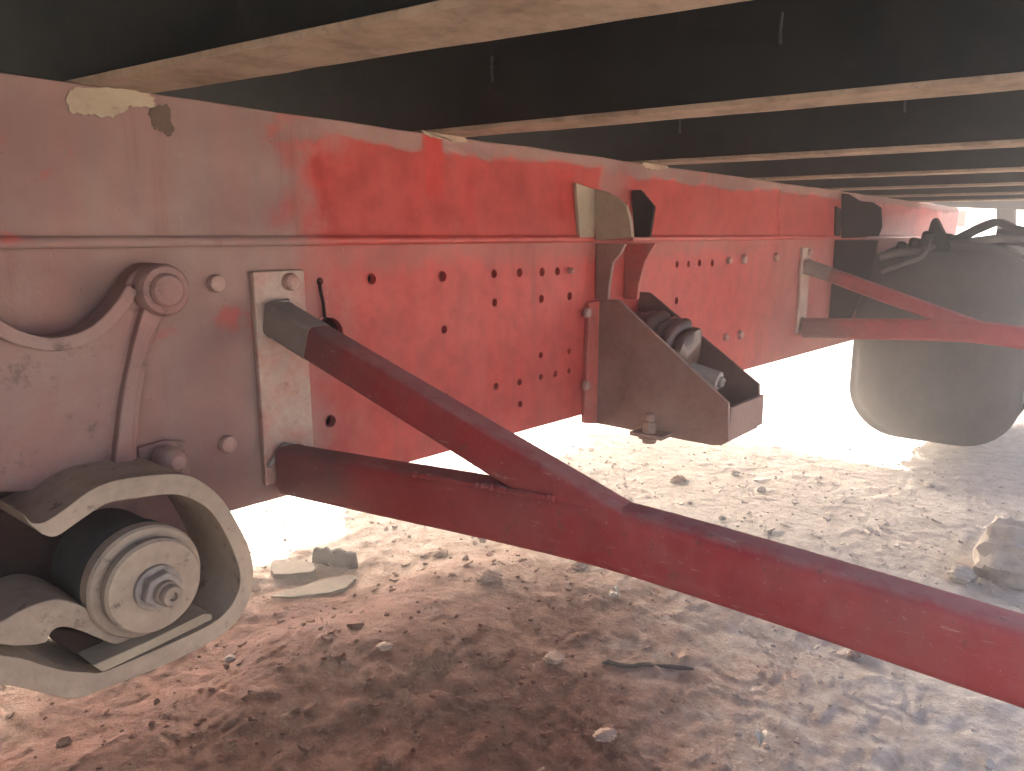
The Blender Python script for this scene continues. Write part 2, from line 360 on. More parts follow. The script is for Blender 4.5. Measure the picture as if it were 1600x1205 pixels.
for i, x, y in [(1,770,108),(1,1221,45),(2,1063,195),(2,1415,160)]:
    X = BX[i]; d = sight(x, y); # point on the beam's near face
    t = (X+SK*(-.806))/(d.x-SK*d.y); c = EYE+d*t
    obj('weld_bead', lumpy([c+Vector((-.001, 0, .016)), c+Vector((-.001, .001, 0)), c+Vector((-.001, 0, -.016))], .0020, .3, 8), M['tyre'], beams[i])
b = bmesh.new(); box(b, -5.0, 3.95, -.04, 3.10, ZT+.121, ZT+.127); obj('floor_sheet', b, M['black'], truck)

# --- spring hanger casting on the rail, left
def zone(pts, Y, depth, name, mat, par, bevel=.003, label=None, per=0, jagged=0):
    q = [PY(x, y, Y) for x, y in pts]
    if per: q = smooth_path(q, per, True)
    b = bmesh.new(); prism(b, q, (0, depth, 0)); return obj(name, b, mat, par, bevel=bevel, label=label, seg=3)
cast = zone([(-160,470),(-60,455),(0,500),(40,522),(90,528),(140,512),(180,474),(205,430),(225,414),(245,410),(266,420),(275,446),(268,478),(250,512),(234,556),(222,620),(216,690),(216,770),(-160,770)],
            .778, .0275, 'spring_hanger', M['casting'], truck, .004, 'dusty cast spring hanger with a curved raised rim')
def ribbon(mid, wid, Y, depth, name, mat, par, bevel=.004):
    """raised rib following a line, wid = width in pixels at each point"""
    p = smooth_path([Vector((x, y, 0)) for x, y in mid], 8); n = len(p); L, R = [], []
    for i in range(n):
        d = (p[min(i+1, n-1)]-p[max(i-1, 0)]).normalized(); nn = Vector((-d.y, d.x, 0))
        wv = np.interp(i/(n-1)*(len(mid)-1), range(len(mid)), wid)/2; L.append(p[i]+nn*wv); R.append(p[i]-nn*wv)
    b = bmesh.new(); A = [(PY(a.x, a.y, Y), PY(c.x, c.y, Y)) for a, c in zip(L, R)]
    rows = [[b.verts.new(q) for q in (a, c, c+Vector((0, depth, 0)), a+Vector((0, depth, 0)))] for a, c in A]
    for r0, r1 in zip(rows, rows[1:]):
        for k in range(4): b.faces.new((r0[k], r0[(k+1) % 4], r1[(k+1) % 4], r1[k]))
    b.faces.new(rows[0]); b.faces.new(rows[-1][::-1])
    return obj(name, b, mat, par, bevel=bevel, seg=3)
ribbon([(-170,440),(-60,478),(0,514),(45,533),(95,538),(145,522),(185,486),(208,450)], [24,24,24,22,22,22,22,20], .764, .030, 'rim', M['casting'], cast)
ribbon([(244,480),(228,520),(214,566),(203,620),(197,680),(195,735)], [34,26,20,20,24,34], .768, .026, 'rib', M['casting'], cast)
b = bmesh.new(); lathe(b, PY(240,452,.787), OUT, [(0, .0265), (.022, .0265), (.027, .0235), (.027, .0175), (.030, .0170), (.033, .0145)], 36); obj('boss', b, M['casting'], cast, .0)
zone([(216,700),(260,688),(292,690),(300,760),(216,770)], .799, .0065, 'lug', M['casting'], cast, .002)

# --- spring clamp strap: a bent bar looped round the roller
def cpx(l): return [(x/2.4104, 640+y/2.41) for x, y in l]
outer = cpx([(82,388),(120,428),(168,424),(250,372),(330,312),(420,272),(550,250),(690,245),(770,278),(840,342),(890,422),(938,520),(955,620),(938,718),(890,800),(800,872),(600,972),(395,1050),(290,1088),(190,1075),(100,1052),(0,1035),(-260,1000)])
inner = cpx([(-260,880),(0,925),(90,940),(170,965),(250,985),(330,990),(400,985),(600,900),(770,822),(850,765),(896,690),(905,622),(886,552),(850,470),(800,392),(740,346),(650,320),(500,336),(400,356),(300,420),(212,478),(160,470),(110,430)])
zone([(q.x, q.y) for q in [Vector((*outer[0], 0))]+smooth_path([Vector((*p, 0)) for p in outer[1:]], 4)+smooth_path([Vector((*p, 0)) for p in inner[:-1]], 4)+[Vector((*inner[-1], 0))]], .700, .098, 'spring_clamp', M['dusty'], truck, .004, 'bent clamp bar looped around the spring roller')
leaf = cpx([(-260,880),(-120,835),(0,800),(100,748),(200,716),(280,728),(360,768),(450,832),(515,862),(440,886),(380,866),(300,834),(240,820),(195,838),(170,880),(60,892),(0,886),(-120,910),(-260,945)])
zone(leaf, .706, .085, 'leaf_spring', M['dusty'], truck, .004, 'end of a leaf spring curling under the roller', per=3)
pad = cpx([(350,965),(560,872),(770,768),(800,772),(800,792),(600,890),(400,985),(385,988)])
zone(pad, .688, .10, 'spring_pad', M['khaki'], truck, .0015)
blk = cpx([(185,822),(300,838),(395,872),(372,968),(350,972),(190,862)])
zone(blk, .722, .07, 'void_fill', M['dark'], truck, .002)  # near-black block standing in for the shaded hollow under the leaf spring
dark_blk = zone([(-170,800),(60,800),(110,850),(150,905),(150,960),(70,950),(-170,1010)], .792, .26, 'dark_block', M['dark'], truck, .003)  # dark block filling the gap left of the roller
zone([(110,770),(200,748),(290,752),(345,790),(372,850),(384,905),(375,935),(330,965),(230,1000),(150,1010),(110,960)], .7975, .012, 'back_light_stop', M['casting'], cast, .002)  # plate added behind the strap ring to block light from the far side
# --- roller
rc = PY(244,917,.684); roll = None
b = bmesh.new(); lathe(b, rc, (0, 1, 0), [(.030, .044), (.030, .0515), (.036, .053), (.052, .053), (.056, .050), (.112, .050)], 56)
roll = obj('roller', b, M['teal'], truck, label='dark green drum of the spring roller')
b = bmesh.new(); lathe(b, rc, (0, 1, 0), [(.016, .040), (.016, .0525), (.019, .0545), (.032, .0545), (.034, .0525)], 56); obj('flange', b, M['dusty'], roll)
b = bmesh.new(); lathe(b, rc, (0, 1, 0), [(0, .012), (0, .0430), (.003, .0455), (.010, .0455), (.010, .0425), (.018, .0425)], 56); obj('disc', b, M['dusty'], roll)
b = bmesh.new(); lathe(b, rc, OUT, [(-.001, .0215), (.004, .0215), (.005, .0205)], 36); obj('washer', b, M['steel'], roll)
b = bmesh.new(); hexnut(b, rc+Vector((0, -.005, 0)), OUT, .0185, .012, (0.3, 0, 1)); obj('nut', b, M['steel'], roll, .001)
b = bmesh.new(); lathe(b, rc, OUT, [(.015, .0115), (.023, .0115), (.025, .0100), (.031, .0100), (.033, .0088), (.033, .0042), (.028, .0036)], 28); obj('stud', b, M['dusty'], roll)

# --- outriggers: a bolted plate with two round tubes meeting in a fork
def make_outrigger(x):
    o = bpy.data.objects.new('outrigger', None); COL.objects.link(o); place(o, (x, .79, .56), truck)
    b = bmesh.new(); z0, z1 = .455, .7135; q = [(x-.034, .7965, z0), (x+.038, .7965, z0+.008), (x+.037, .7965, z1), (x-.034, .7965, z1)]
    prism(b, q, (0, .009, 0)); obj('mounting_plate', b, M['plate'], o, .002)
    b = bmesh.new(); A = Vector((x-.006, .789, .472)); K = Vector((x+.020, .336, .496)); B = Vector((x+.085, -.05, .452)); d = K-A
    pts = [A, A+d*.03]+smooth_path([A+d*.3, A+d*.85, K+(B-K)*.2, B], 5); arm(b, pts, .0185, .030, .011); obj('lower_arm', b, M['tube'], o)
    b = bmesh.new(); J = A+d*1.03+Vector((.002, 0, .002)); T = Vector((x-.008, .789, .657)); e = J-T
    arm(b, [T+e*.14, T+e*.5, J+e*.05], .0165, .0205, .007); ut = obj('upper_arm', b, M['tube'], o)
    # its flattened bare end
    b = bmesh.new(); arm(b, [T+e*-.012, T+e*.02, T+e*.08, T+e*.141], .017, .021, .0072); obj('arm_end', b, M['tubeend'], ut)
    for dx, z in ((.014, .700), (.012, .489)):
        b = bmesh.new(); domebolt(b, (x+dx, .7970, z), OUT, .0105, .012); obj('bolt', b, M['bolt'], o)
    w1 = lumpy([T+Vector((-.015, -.001, -.016)), T+Vector((.014, -.001, -.02)), T+Vector((.024, -.001, .0)), T+Vector((.012, -.001, .019)), T+Vector((-.014, -.001, .016))], .004, .3, 8)
    obj('weld_bead', w1, M['tubeend'], o)
    w2 = lumpy([A+Vector((-.026, .004, .008)), A+Vector((0, .004, .029)), A+Vector((.026, .004, .010)), A+Vector((.026, .004, -.012))], .004, .3, 8)
    obj('weld_bead', w2, M['tubeend'], o)
    w3 = lumpy([A+d*t+Vector((-.0165, 0, .0278)) for t in (.50, .58, .66, .74, .82, .88)], .0030, .4, 8)
    obj('weld_bead', w3, M['tube'], o)
    return o
def copy_tree(o, off):
    c = o.copy(); COL.objects.link(c); c.location = o.location+off
    for ch in list(o.children):
        def rec(s, par):
            k = s.copy(); COL.objects.link(k); k.parent = par
            for g in list(s.children): rec(g, k)
        rec(ch, c)
    return c
og = make_outrigger(.538); og['label'] = 'near outrigger, two dark red bars forking from a pitted plate'
og2 = copy_tree(og, Vector((1.84, 0, .005))); og2['label'] = 'far outrigger, two red bars in front of the tank'

# --- middle spring bracket on the lower rail
def gus(pts, X, th, name, mat, par, label=None, bevel=.0015):
    b = bmesh.new(); prism(b, [PX(x, y, X) for x, y in pts], (th, 0, 0)); return obj(name, b, mat, par, bevel, label=label)
X1, X2 = 1.24, 1.40
mb = bpy.data.objects.new('spring_bracket', None); COL.objects.link(mb); place(mb, (X1+.1, .8, .5), truck)
mb['label'] = 'brown gusseted bracket bolted halfway along the red rail'
yb = YL-.0005
def yz(l, X, th, name, mat, label=None, bevel=.0015):
    b = bmesh.new(); prism(b, [(X, y, z) for y, z in l], (th, 0, 0)); return obj(name, b, mat, mb, bevel, label=label)
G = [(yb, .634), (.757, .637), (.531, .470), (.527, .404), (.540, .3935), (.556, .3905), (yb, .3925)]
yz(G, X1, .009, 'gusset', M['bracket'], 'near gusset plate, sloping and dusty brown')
yz([(yb, .640), (.782, .640), (.541, .478), (.536, .404), (.556, .394), (yb, .394)], X2, .009, 'gusset', M['bellows'], 'far gusset plate, dark brown')
b = bmesh.new(); prism(b, [(X1-.044, yb, .402), (X1-.0005, yb, .3925), (X1-.0005, yb, .633), (X1-.036, yb, .631)], (0, -.009, 0)); obj('back_flange', b, M['redplate'], mb, .0015)
b = bmesh.new(); box(b, X1+.0095, X2-.0005, .5375, yb-.01, .3945, .4025); obj('bottom_plate', b, M['bracket'], mb, .001)
b = bmesh.new(); box(b, X1+.0095, X2-.0005, .529, .537, .4030, .4600); obj('front_plate', b, M['bracket'], mb, .001)
b = bmesh.new(); box(b, X1-.040, X1-.0005, .635, .700, .3935, .4005); obj('foot_flange', b, M['bracket'], mb, .001)
for x, y in ((916,489), (914,602)):
    b = bmesh.new(); c = PY(x, y, yb-.0092); domebolt(b, c, OUT, .0095, .009); obj('bolt', b, M['bolt'], mb)
bc = Vector((X1-.024, .668, .4008))
b = bmesh.new(); hexnut(b, bc, (0, 0, 1), .0135, .021, (1, .3, 0)); obj('nut', b, M['bracket'], mb, .0008)
b = bmesh.new(); lathe(b, bc, (0, 0, 1), [(.0212, .0085), (.034, .0085), (.036, .007)], 20); obj('stud', b, M['bracket'], mb)
b = bmesh.new(); lathe(b, bc, (0, 0, -1), [(.0078, .020), (.0105, .020), (.0106, .0135), (.019, .0125)], 20); obj('bolt_head', b, M['bracket'], mb)
# ribbed rubber bellows between the gussets
p = []
for k in range(6):
    r = [.050, .060, .066, .062, .066, .056][k]; d = .024*k+[0, .002, -.002, .003, -.001, 0][k]
    p += [(d, r*.86), (d+.004, r*.97), (d+.0115, r), (d+.019, r*.97)]
p += [(.146, .034), (.15, .025)]
b = bmesh.new(); lathe(b, (1.330, .792, .562), Vector((.06, -1, -.26)), p, 44)
for v in b.verts: v.co += Vector((math.sin(v.co.z*55)*.003, math.sin(v.co.x*70+v.co.z*40)*.003, math.sin(v.co.x*60+1)*.003))
obj('bellows', b, M['bellows'], mb, smooth=60, label='ribbed brown rubber bellows between the gussets')
b = bmesh.new(); lathe(b, (1.345, .655, .497), Vector((.06, -1, -.22)), [(0, .019), (.058, .019), (.060, .017), (.060, .0105), (.066, .0100), (.068, .008), (.068, .004), (.064, .003)], 28); obj('pin', b, M['steel'], mb)

# --- guide brackets of the body rail, with the narrow post below
def make_guide(x, far=False):
    o = bpy.data.objects.new('guide_bracket', None); COL.objects.link(o); place(o, (x+.1, .8, .78), truck)
    def s(l, X, th, name, mat, bevel=.0015, label=None):
        b = bmesh.new(); prism(b, [(X, y, z) for y, z in l], (th, 0, 0)); return obj(name, b, mat, o, bevel, label=label)
    yu = YU-.0003
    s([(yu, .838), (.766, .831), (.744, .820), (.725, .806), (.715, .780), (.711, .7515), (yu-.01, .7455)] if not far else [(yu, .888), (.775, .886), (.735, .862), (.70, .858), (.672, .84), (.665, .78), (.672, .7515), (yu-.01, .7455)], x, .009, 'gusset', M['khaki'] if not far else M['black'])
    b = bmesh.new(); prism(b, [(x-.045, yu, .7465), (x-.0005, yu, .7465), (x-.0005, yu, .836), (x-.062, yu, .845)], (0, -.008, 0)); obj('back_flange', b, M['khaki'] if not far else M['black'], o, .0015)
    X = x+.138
    s([(yu, .841), (.777, .841), (.745, .808), (.753, .7515), (yu-.01, .7515)], X, .009, 'gusset', M['black'], label='inner gusset, blackened for its recess shade')  # black base colour stands in for shade between the two gussets
    b = bmesh.new(); prism(b, [(x+.0095, yu-.011, .7455), (x+.0095, .713, .7455), (X+.01, .744, .7455), (X+.01, yu-.011, .7455)], (0, 0, .0055)); obj('base_plate', b, M['redplate'], o, .001)
    if far: s([(YL-.001, .739), (.672, .7395), (.680, .64), (.72, .52), (.76, .44), (YL-.001, .42)], x-.002, .009, 'lower_gusset', M['black'])
    # post below the lip
    s([(YL-.001, .739), (.742, .739), (.752, .722), (.768, .705), (.775, .66), (.776, .636), (YL-.001, .636)], x+.030, .009, 'post', M['bracket'])
    s([(YL-.001, .739), (.738, .7395), (.760, .705), (.772, .66), (.774, .63), (YL-.001, .63)], x+.135, .009, 'post', M['redplate'])
    return o
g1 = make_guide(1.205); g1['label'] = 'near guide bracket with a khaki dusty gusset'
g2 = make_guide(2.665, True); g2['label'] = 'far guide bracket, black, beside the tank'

# --- fuel tank slung beside the far end of the rail
TX0, TX1, TY0, TY1, TZ0, TZ1 = 2.90, 3.78, .262, .785, .055, .725
WX = 3.3
tank = bpy.data.objects.new('fuel_tank', None); COL.objects.link(tank); place(tank, (WX, .52, TZ0), truck); tank['label'] = 'big smooth dark tank slung at the far end of the rail'
def tank_ring(b, x, ins, rad, n=9):
    y0, y1, z0, z1 = TY0+ins, TY1-ins, TZ0+ins, TZ1-ins; out = []
    for cy, cz, a0 in ((y1-rad, z1-rad, 0), (y0+rad, z1-rad, 90), (y0+rad, z0+rad, 180), (y1-rad, z0+rad, 270)):
        for k in range(n+1): a = D2R(a0+90*k/n); out.append(b.verts.new((x, cy+rad*math.cos(a), cz+rad*math.sin(a))))
    return out
b = bmesh.new(); R_ = [tank_ring(b, x, i_, max(.17-i_*.55, .05)) for x, i_ in ((TX0-.028, .20), (TX0-.027, .14), (TX0-.022, .085), (TX0-.012, .045), (TX0+.003, .020), (TX0+.014, .008), (TX0+.016, -.004), (TX0+.028, -.004), (TX0+.030, .004), (TX0+.4, .004), (TX1-.03, .004), (TX1, .03), (TX1+.02, .12))]
for A, B in zip(R_, R_[1:]):
    for k in range(len(A)): b.faces.new((A[k], A[(k+1) % len(A)], B[(k+1) % len(A)], B[k]))
b.faces.new(R_[0]); b.faces.new(R_[-1][::-1]); obj('tank_shell', b, M['tyre'], tank, smooth=45)
for x in (TX0+.18, TX0+.62):
    b = bmesh.new(); A, B, C_, D_ = (tank_ring(b, x, .0035, .168), tank_ring(b, x, -.003, .172), tank_ring(b, x+.05, -.003, .172), tank_ring(b, x+.05, .0035, .168))
    for P_, Q_ in ((A, B), (B, C_), (C_, D_), (D_, A)):
        for k in range(len(P_)): b.faces.new((P_[k], P_[(k+1) % len(P_)], Q_[(k+1) % len(P_)], Q_[k]))
    obj('tank_strap', b, M['black'], tank, smooth=45)
b = bmesh.new(); lathe(b, (TX0+.25, .36, TZ1-.005), (0, 0, 1), [(0, .05), (.03, .05), (.032, .057), (.05, .057), (.056, .05)], 28); obj('filler_cap', b, M['black'], tank)
# the axle and wheels, unseen on the left, added to cut light on the spring
def make_shade_wheel(y0, y1):
    o = bpy.data.objects.new('shade_wheel', None); COL.objects.link(o); place(o, (-.66, (y0+y1)/2, .40), truck); wd = y1-y0
    pr = [(.03, .20), (.006, .28), (0, .32), (.006, .36), (.022, .39), (.045, .400), (wd*.33, .402), (wd*.34, .392), (wd*.36, .392), (wd*.37, .402), (wd*.63, .402), (wd*.64, .392), (wd*.66, .392), (wd*.67, .402), (wd-.045, .400), (wd-.022, .39), (wd-.006, .36), (wd, .32), (wd-.006, .28), (wd-.03, .20)]
    b = bmesh.new(); lathe(b, (-.66, y0, .40), (0, 1, 0), pr, 64, caps=False); obj('tyre', b, M['tyre'], o, smooth=50)
    b = bmesh.new(); lathe(b, (-.66, y0, .40), (0, 1, 0), [(.06, .09), (.06, .16), (.03, .185), (.03, .203), (wd-.03, .203), (wd-.03, .185), (wd-.06, .16), (wd-.06, .09)], 40); obj('rim', b, M['steel'], o)
for a in ((.10, .36), (.40, .66), (1.80, 2.06), (2.10, 2.36)): make_shade_wheel(*a)
b = bmesh.new(); tube(b, [(-.66, .12, .40), (-.66, .7, .40), (-.66, 1.0, .40), (-.66, 1.23, .40), (-.66, 1.46, .40), (-.66, 1.75, .40), (-.66, 2.34, .40)], [.07, .07, .10, .19, .10, .07, .07], 24); obj('shade_axle', b, M['dark'], truck)
# torn mudguard strap, hoses and fittings above it
def strap3(pts, wdt, th, name, mat, par, label=None):
    p = smooth_path(pts, 6); b = bmesh.new(); rows = []
    for i, q in enumerate(p):
        d = (p[min(i+1, len(p)-1)]-p[max(i-1, 0)]).normalized(); n = Vector((1, 0, 0)).cross(d).normalized()
        h = Vector((wdt/2, 0, 0)); rows.append([b.verts.new(v) for v in (q-h, q+h, q+h+n*th, q-h+n*th)])
    for r0, r1 in zip(rows, rows[1:]):
        for k in range(4): b.faces.new((r0[k], r0[(k+1) % 4], r1[(k+1) % 4], r1[k]))
    b.faces.new(rows[0]); b.faces.new(rows[-1][::-1]); return obj(name, b, mat, par, .001, label=label)
strap3([PX(1462,392,3.0), PX(1490,372,3.02), PX(1530,352,3.06), PX(1562,342,3.1), PX(1588,352,3.1), PX(1640,360,3.12)], .12, .022, 'mudguard_strap', M['black'], truck)
b = bmesh.new(); tube(b, smooth_path([PX(1372,402,2.80), PX(1400,396,2.84), PX(1432,392,2.88), PX(1470,384,2.92), PX(1530,376,2.95), PX(1575,372,3.0), PX(1660,372,3.0)], 8), .014, 12); obj('air_hose', b, M['rubber'], truck)
b = bmesh.new(); tube(b, smooth_path([PX(1376,425,2.80), PX(1410,412,2.82), PX(1440,400,2.85), PX(1452,372,2.90), PX(1462,345,2.95), PX(1474,372,3.0), PX(1486,392,3.0)], 8), .010, 12); obj('air_hose', b, M['rubber'], truck)
for x, y, X, r in ((1404,392,2.86,.016), (1425,386,2.88,.018), (1446,376,2.9,.02), (1478,380,2.95,.018)):
    b = bmesh.new(); c = PX(x, y, X); hexnut(b, c+Vector((.01, 0, -.02)), Vector((-.3, -.2, 1)), r, .05); obj('hose_fitting', b, M['black'], truck, .001)
b = bmesh.new(); prism(b, [PX(x, y, 2.9) for x, y in ((1453,400),(1456,345),(1462,341),(1484,385),(1480,405))], (.05, 0, 0)); obj('hose_bracket', b, M['black'], truck, .001)
b = bmesh.new()
prism(b, [PX(x, y, 4.5) for x, y in ((1557, 318), (1557, 405), (1584, 405), (1584, 318))], (.10, 0, 0)); obj('cab_post', b, M['dark'], truck, .003)
b = bmesh.new(); prism(b, [PX(x, y, 4.42) for x, y in ((1425, 286), (1425, 321), (1720, 333), (1720, 286))], (.07, 0, 0)); obj('cab_crossbar', b, M['dark'], truck, .003)
b = bmesh.new(); prism(b, [PX(1586, 362, 6.4), PX(1586, 369, 6.4), PX(1700, 369, 6.4), PX(1700, 362, 6.4)], (.12, 0, 0)); obj('cab_crossbar', b, M['dark'], truck)
b = bmesh.new(); box(b, 4.72, 5.75, .772, .84, .80, .885); obj('side_panel', b, M['pale'], truck, .004, label='pale panel beyond the end of the red body rail')

# ------------------------------------------------------------------ ground
def vnoise(x, y, sc, seed):
    r = np.random.default_rng(seed).random((256, 256)); x = x*sc+37.3; y = y*sc+91.7
    xi, yi = np.floor(x).astype(int), np.floor(y).astype(int); fx, fy = x-xi, y-yi
    fx, fy = fx*fx*fx*(fx*(fx*6-15)+10), fy*fy*fy*(fy*(fy*6-15)+10); g = lambda i, j: r[(xi+i) & 255, (yi+j) & 255]
    return (g(0, 0)*(1-fx)+g(1, 0)*fx)*(1-fy)+(g(0, 1)*(1-fx)+g(1, 1)*fx)*fy-.5
def height(x, y):
    near = np.exp(-(((x-1.3)/3.0)**2+((y-.8)/2.6)**2)**2)
    wx = x+.05*vnoise(x, y, 7, 1); wy = y+.05*vnoise(x, y, 7, 2)
    h = .012*vnoise(wx, wy, 2.2, 3)+.006*vnoise(wx, wy, 5.5, 4)
    rid = np.abs(vnoise(wx, wy, 12, 5)); h += -.016*np.clip(.18-rid, 0, 1)*5*.12
    h += .0015*vnoise(wx, wy, 14, 6)+.0015*vnoise(x, y, 31, 7)
    cl = np.clip(vnoise(wx, wy, 26, 8)-.05, 0, 1); h += .012*cl*(vnoise(x, y, 4, 15) > .1)+.0025*vnoise(x, y, 66, 9)+.0026*vnoise(x, y, 120, 10)
    terr = vnoise(wx, wy, 9, 12)*6; h += .0028*(np.floor(terr)-terr+.5)*(vnoise(x, y, 3, 13) > -.05)
    cy = 1.04+.10*vnoise(x, x*0, 5, 21)+.08*vnoise(x, y, 9, 22); dy = y-cy; m = .050*np.exp(-((x-.80)/.55)**2-np.where(dy > 0, dy/.13, dy/.34)**2)
    m += .020*np.exp(-((x-1.5)/.3)**2-((y-.75)/.3)**2)
    # tyre tread prints pressed into the dust on the open side
    u = (x-1.32)*.86+(y-.30)*.5; v = -(x-1.32)*.5+(y-.30)*.86
    tr = np.exp(-(v/.13)**6)*np.exp(-(u/.42)**4); m += tr*(-.003+.0012*np.clip(np.sin(u*95+np.sign(v)*v*30)*1.5, -1, 1)*(.4+vnoise(x, y, 9, 14)))
    flat = 1-.75*np.exp(-(((x-WX)/.4)**2+((y-.53)/.4)**2))
    return (h*flat+m*near)*(.25+.75*near)-.004
def grade(lo, hi, n, a, bnd):
    t = np.linspace(a, bnd, n); st = t[1]-t[0]; L, v, s = [], a, st
    while v > lo: s *= 1.35; v -= s; L.append(v)
    Rr, v, s = [], bnd, st
    while v < hi: s *= 1.35; v += s; Rr.append(v)
    return np.array(L[::-1]+list(t)+Rr)
gx = grade(-60, 90, 560, -.1, 3.6); gy = grade(-60, 90, 440, -.5, 2.5)
GX, GY = np.meshgrid(gx, gy, indexing='ij'); GZ = height(GX, GY)
nx, ny = len(gx), len(gy); V = np.stack([GX, GY, GZ], -1).reshape(-1, 3)
ii = (np.arange(nx-1)[:, None]*ny+np.arange(ny-1)[None]).ravel(); Fc = np.stack([ii, ii+ny, ii+ny+1, ii+1], -1)
me = bpy.data.meshes.new('ground'); me.vertices.add(len(V)); me.vertices.foreach_set('co', V.astype(np.float32).ravel())
me.loops.add(Fc.size); me.loops.foreach_set('vertex_index', Fc.ravel().astype(np.int32)); me.polygons.add(len(Fc))
me.polygons.foreach_set('loop_start', np.arange(0, Fc.size, 4).astype(np.int32)); me.polygons.foreach_set('loop_total', np.full(len(Fc), 4, np.int32))
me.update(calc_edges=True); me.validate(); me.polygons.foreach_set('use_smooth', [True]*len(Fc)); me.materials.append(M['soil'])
go = bpy.data.objects.new('ground', me); COL.objects.link(go); tag(go, 'dry crumbly soil under the truck, reddish near the spring and pale beyond', 'ground', kind='structure')
def gz(x, y): return float(height(np.array([x]), np.array([y]))[0])

# crumbs of soil nobody could count
bm = bmesh.new()
base = bmesh.new(); bmesh.ops.create_icosphere(base, subdivisions=1, radius=1); bv = [v.co.copy() for v in base.verts]; bf = [[v.index for v in f.verts] for f in base.faces]; base.free()
vv, ff = [], []
N = 7000; ux = rng.random(N); qx = -.05+3.2*ux**1.25; qy = -.35+2.5*rng.random(N); qz = height(qx, qy)
for k in range(N):
    s = .0011+.0048*rng.random()**5; jit = 1+.5*(rng.random((len(bv), 1))-.5); o0 = len(vv)
    P = np.array(bv)*jit*s*np.array([1, .8+.5*rng.random(), .55+.3*rng.random()]); a = rng.random()*6.28; ca, sa = math.cos(a), math.sin(a)
    for q in P: vv.append((qx[k]+q[0]*ca-q[1]*sa, qy[k]+q[0]*sa+q[1]*ca, qz[k]+q[2]+s*.25))
    ff += [[i+o0 for i in f] for f in bf]
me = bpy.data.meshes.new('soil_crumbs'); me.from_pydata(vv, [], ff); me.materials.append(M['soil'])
cr = bpy.data.objects.new('soil_crumbs', me); COL.objects.link(cr); tag(cr, 'loose crumbs of dry soil scattered over the ground', 'gravel', kind='stuff')

# thin plates of dried crust broken loose on the mound and beyond
vv, ff = [], []
for k in range(420):
    a = rng.random()*6.28; x = .35+1.9*rng.random(); y = -.1+1.6*rng.random(); s = .005+.013*rng.random()**3; n = 6; z = float(height(np.array([x]), np.array([y]))[0]); o0 = len(vv)
    tx, ty = rng.normal(0, .22, 2); P = []
    for q in range(n):
        rr = s*(.55+.6*rng.random()); aa = a+q*2*math.pi/n; P.append((x+rr*math.cos(aa), y+rr*.7*math.sin(aa), z+.0012+tx*rr*math.cos(aa)+ty*rr*math.sin(aa)))
    th = .0015+.25*s; vv += P+[(p[0]*1, p[1], p[2]+th) for p in P]
    ff += [[o0+i for i in range(n)][::-1], [o0+n+i for i in range(n)]]+[[o0+i, o0+(i+1) % n, o0+n+(i+1) % n, o0+n+i] for i in range(n)]
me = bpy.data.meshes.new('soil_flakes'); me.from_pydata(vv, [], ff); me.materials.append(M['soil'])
fk = bpy.data.objects.new('soil_flakes', me); COL.objects.link(fk); tag(fk, 'small broken plates of dried crust littering the soil', 'soil flakes', kind='stuff')

def rock(px, py, size, mat, label, squash=.6, seed=0, cat='clod', name='soil_clod', sub=4, lift=.3, group=None, z=0.0):
    g = PZ(px, py, z)
    for _ in range(4): g = PZ(px, py, gz(g.x, g.y))
    bm = bmesh.new(); bmesh.ops.create_icosphere(bm, subdivisions=sub, radius=1); r = np.random.default_rng(seed)
    ns = [(Vector(r.normal(size=3)).normalized(), .55+.5*r.random()) for _ in range(11)]
    ph = r.random(6)*6
    for v in bm.verts:
        d = v.co.normalized(); rad = min([1.0]+[c/max(d.dot(n), 1e-3) for n, c in ns if d.dot(n) > 0])
        rad *= 1+.11*(mnoise.fractal(d*1.5+Vector((seed*3.1, 0, 0)), .9, 2.3, 6)) if sub > 2 else 1
        rad *= 1+.03*math.sin(d.x*9+ph[0])*math.sin(d.y*8+ph[1])+.05*math.sin(d.z*11+ph[2]+d.x*13)+.04*(r.random()-.5)
        v.co = Vector((d.x*rad*size, d.y*rad*size*.85, d.z*rad*size*squash))
        v.co += Vector((g.x, g.y, g.z+size*squash*lift))
    o = obj(name, bm, mat, None, smooth=28); tag(o, label, cat, group); return o
rock(1582,895,.115,M['clod'],'large pale broken clod of earth at the right edge',.85,3,lift=.45)
rock(1148,1000 if 0 else 742,.020,M['clod'],'small clod beyond the long red bar, below the middle bracket',.6,5)
rock(1060,752,.030,M['redclod'],'brownish clod lying between the fork and the middle bracket',.55,6)
rock(1190,768,.016,M['clod'],'small pebble right of the brownish clod, near the shadow line',.7,7)
rock(1500,905,.036,M['clod'],'round clod just left of the large pale clod',.7,8)
rock(1455,760,.024,M['clod'],'pale stone on the ground below the tank, near the shadow line',.6,17)
rock(1332,1025,.012,M['redclod'],'little brown clod close under the long red bar',.7,9)
rock(765,905,.032,M['redclod'],'reddish clod on the crest of the earth mound',.5,10)
rock(905,885,.022,M['redclod'],'reddish clod behind the crest, right under the fork of the bars',.5,11)
rock(690,868,.022,M['redclod'],'dark crumbly clod on the mound left of its crest',.5,12)
rock(960,930,.013,M['clod'],'pale chip of earth on the mound right of its crest',.5,13)
rock(865,1030,.020,M['redclod'],'reddish clod in the foreground beside the buried twig',.4,14)
rock(945,1150,.020,M['redclod'],'reddish clod at the bottom edge of the foreground',.45,15)
rock(600,1010,.018,M['redclod'],'reddish clod on the near slope of the mound, left of centre',.4,16)
rock(360,1030,.010,M['clod'],'tiny pale stone on the red earth right of the spring clamp',.6,18)

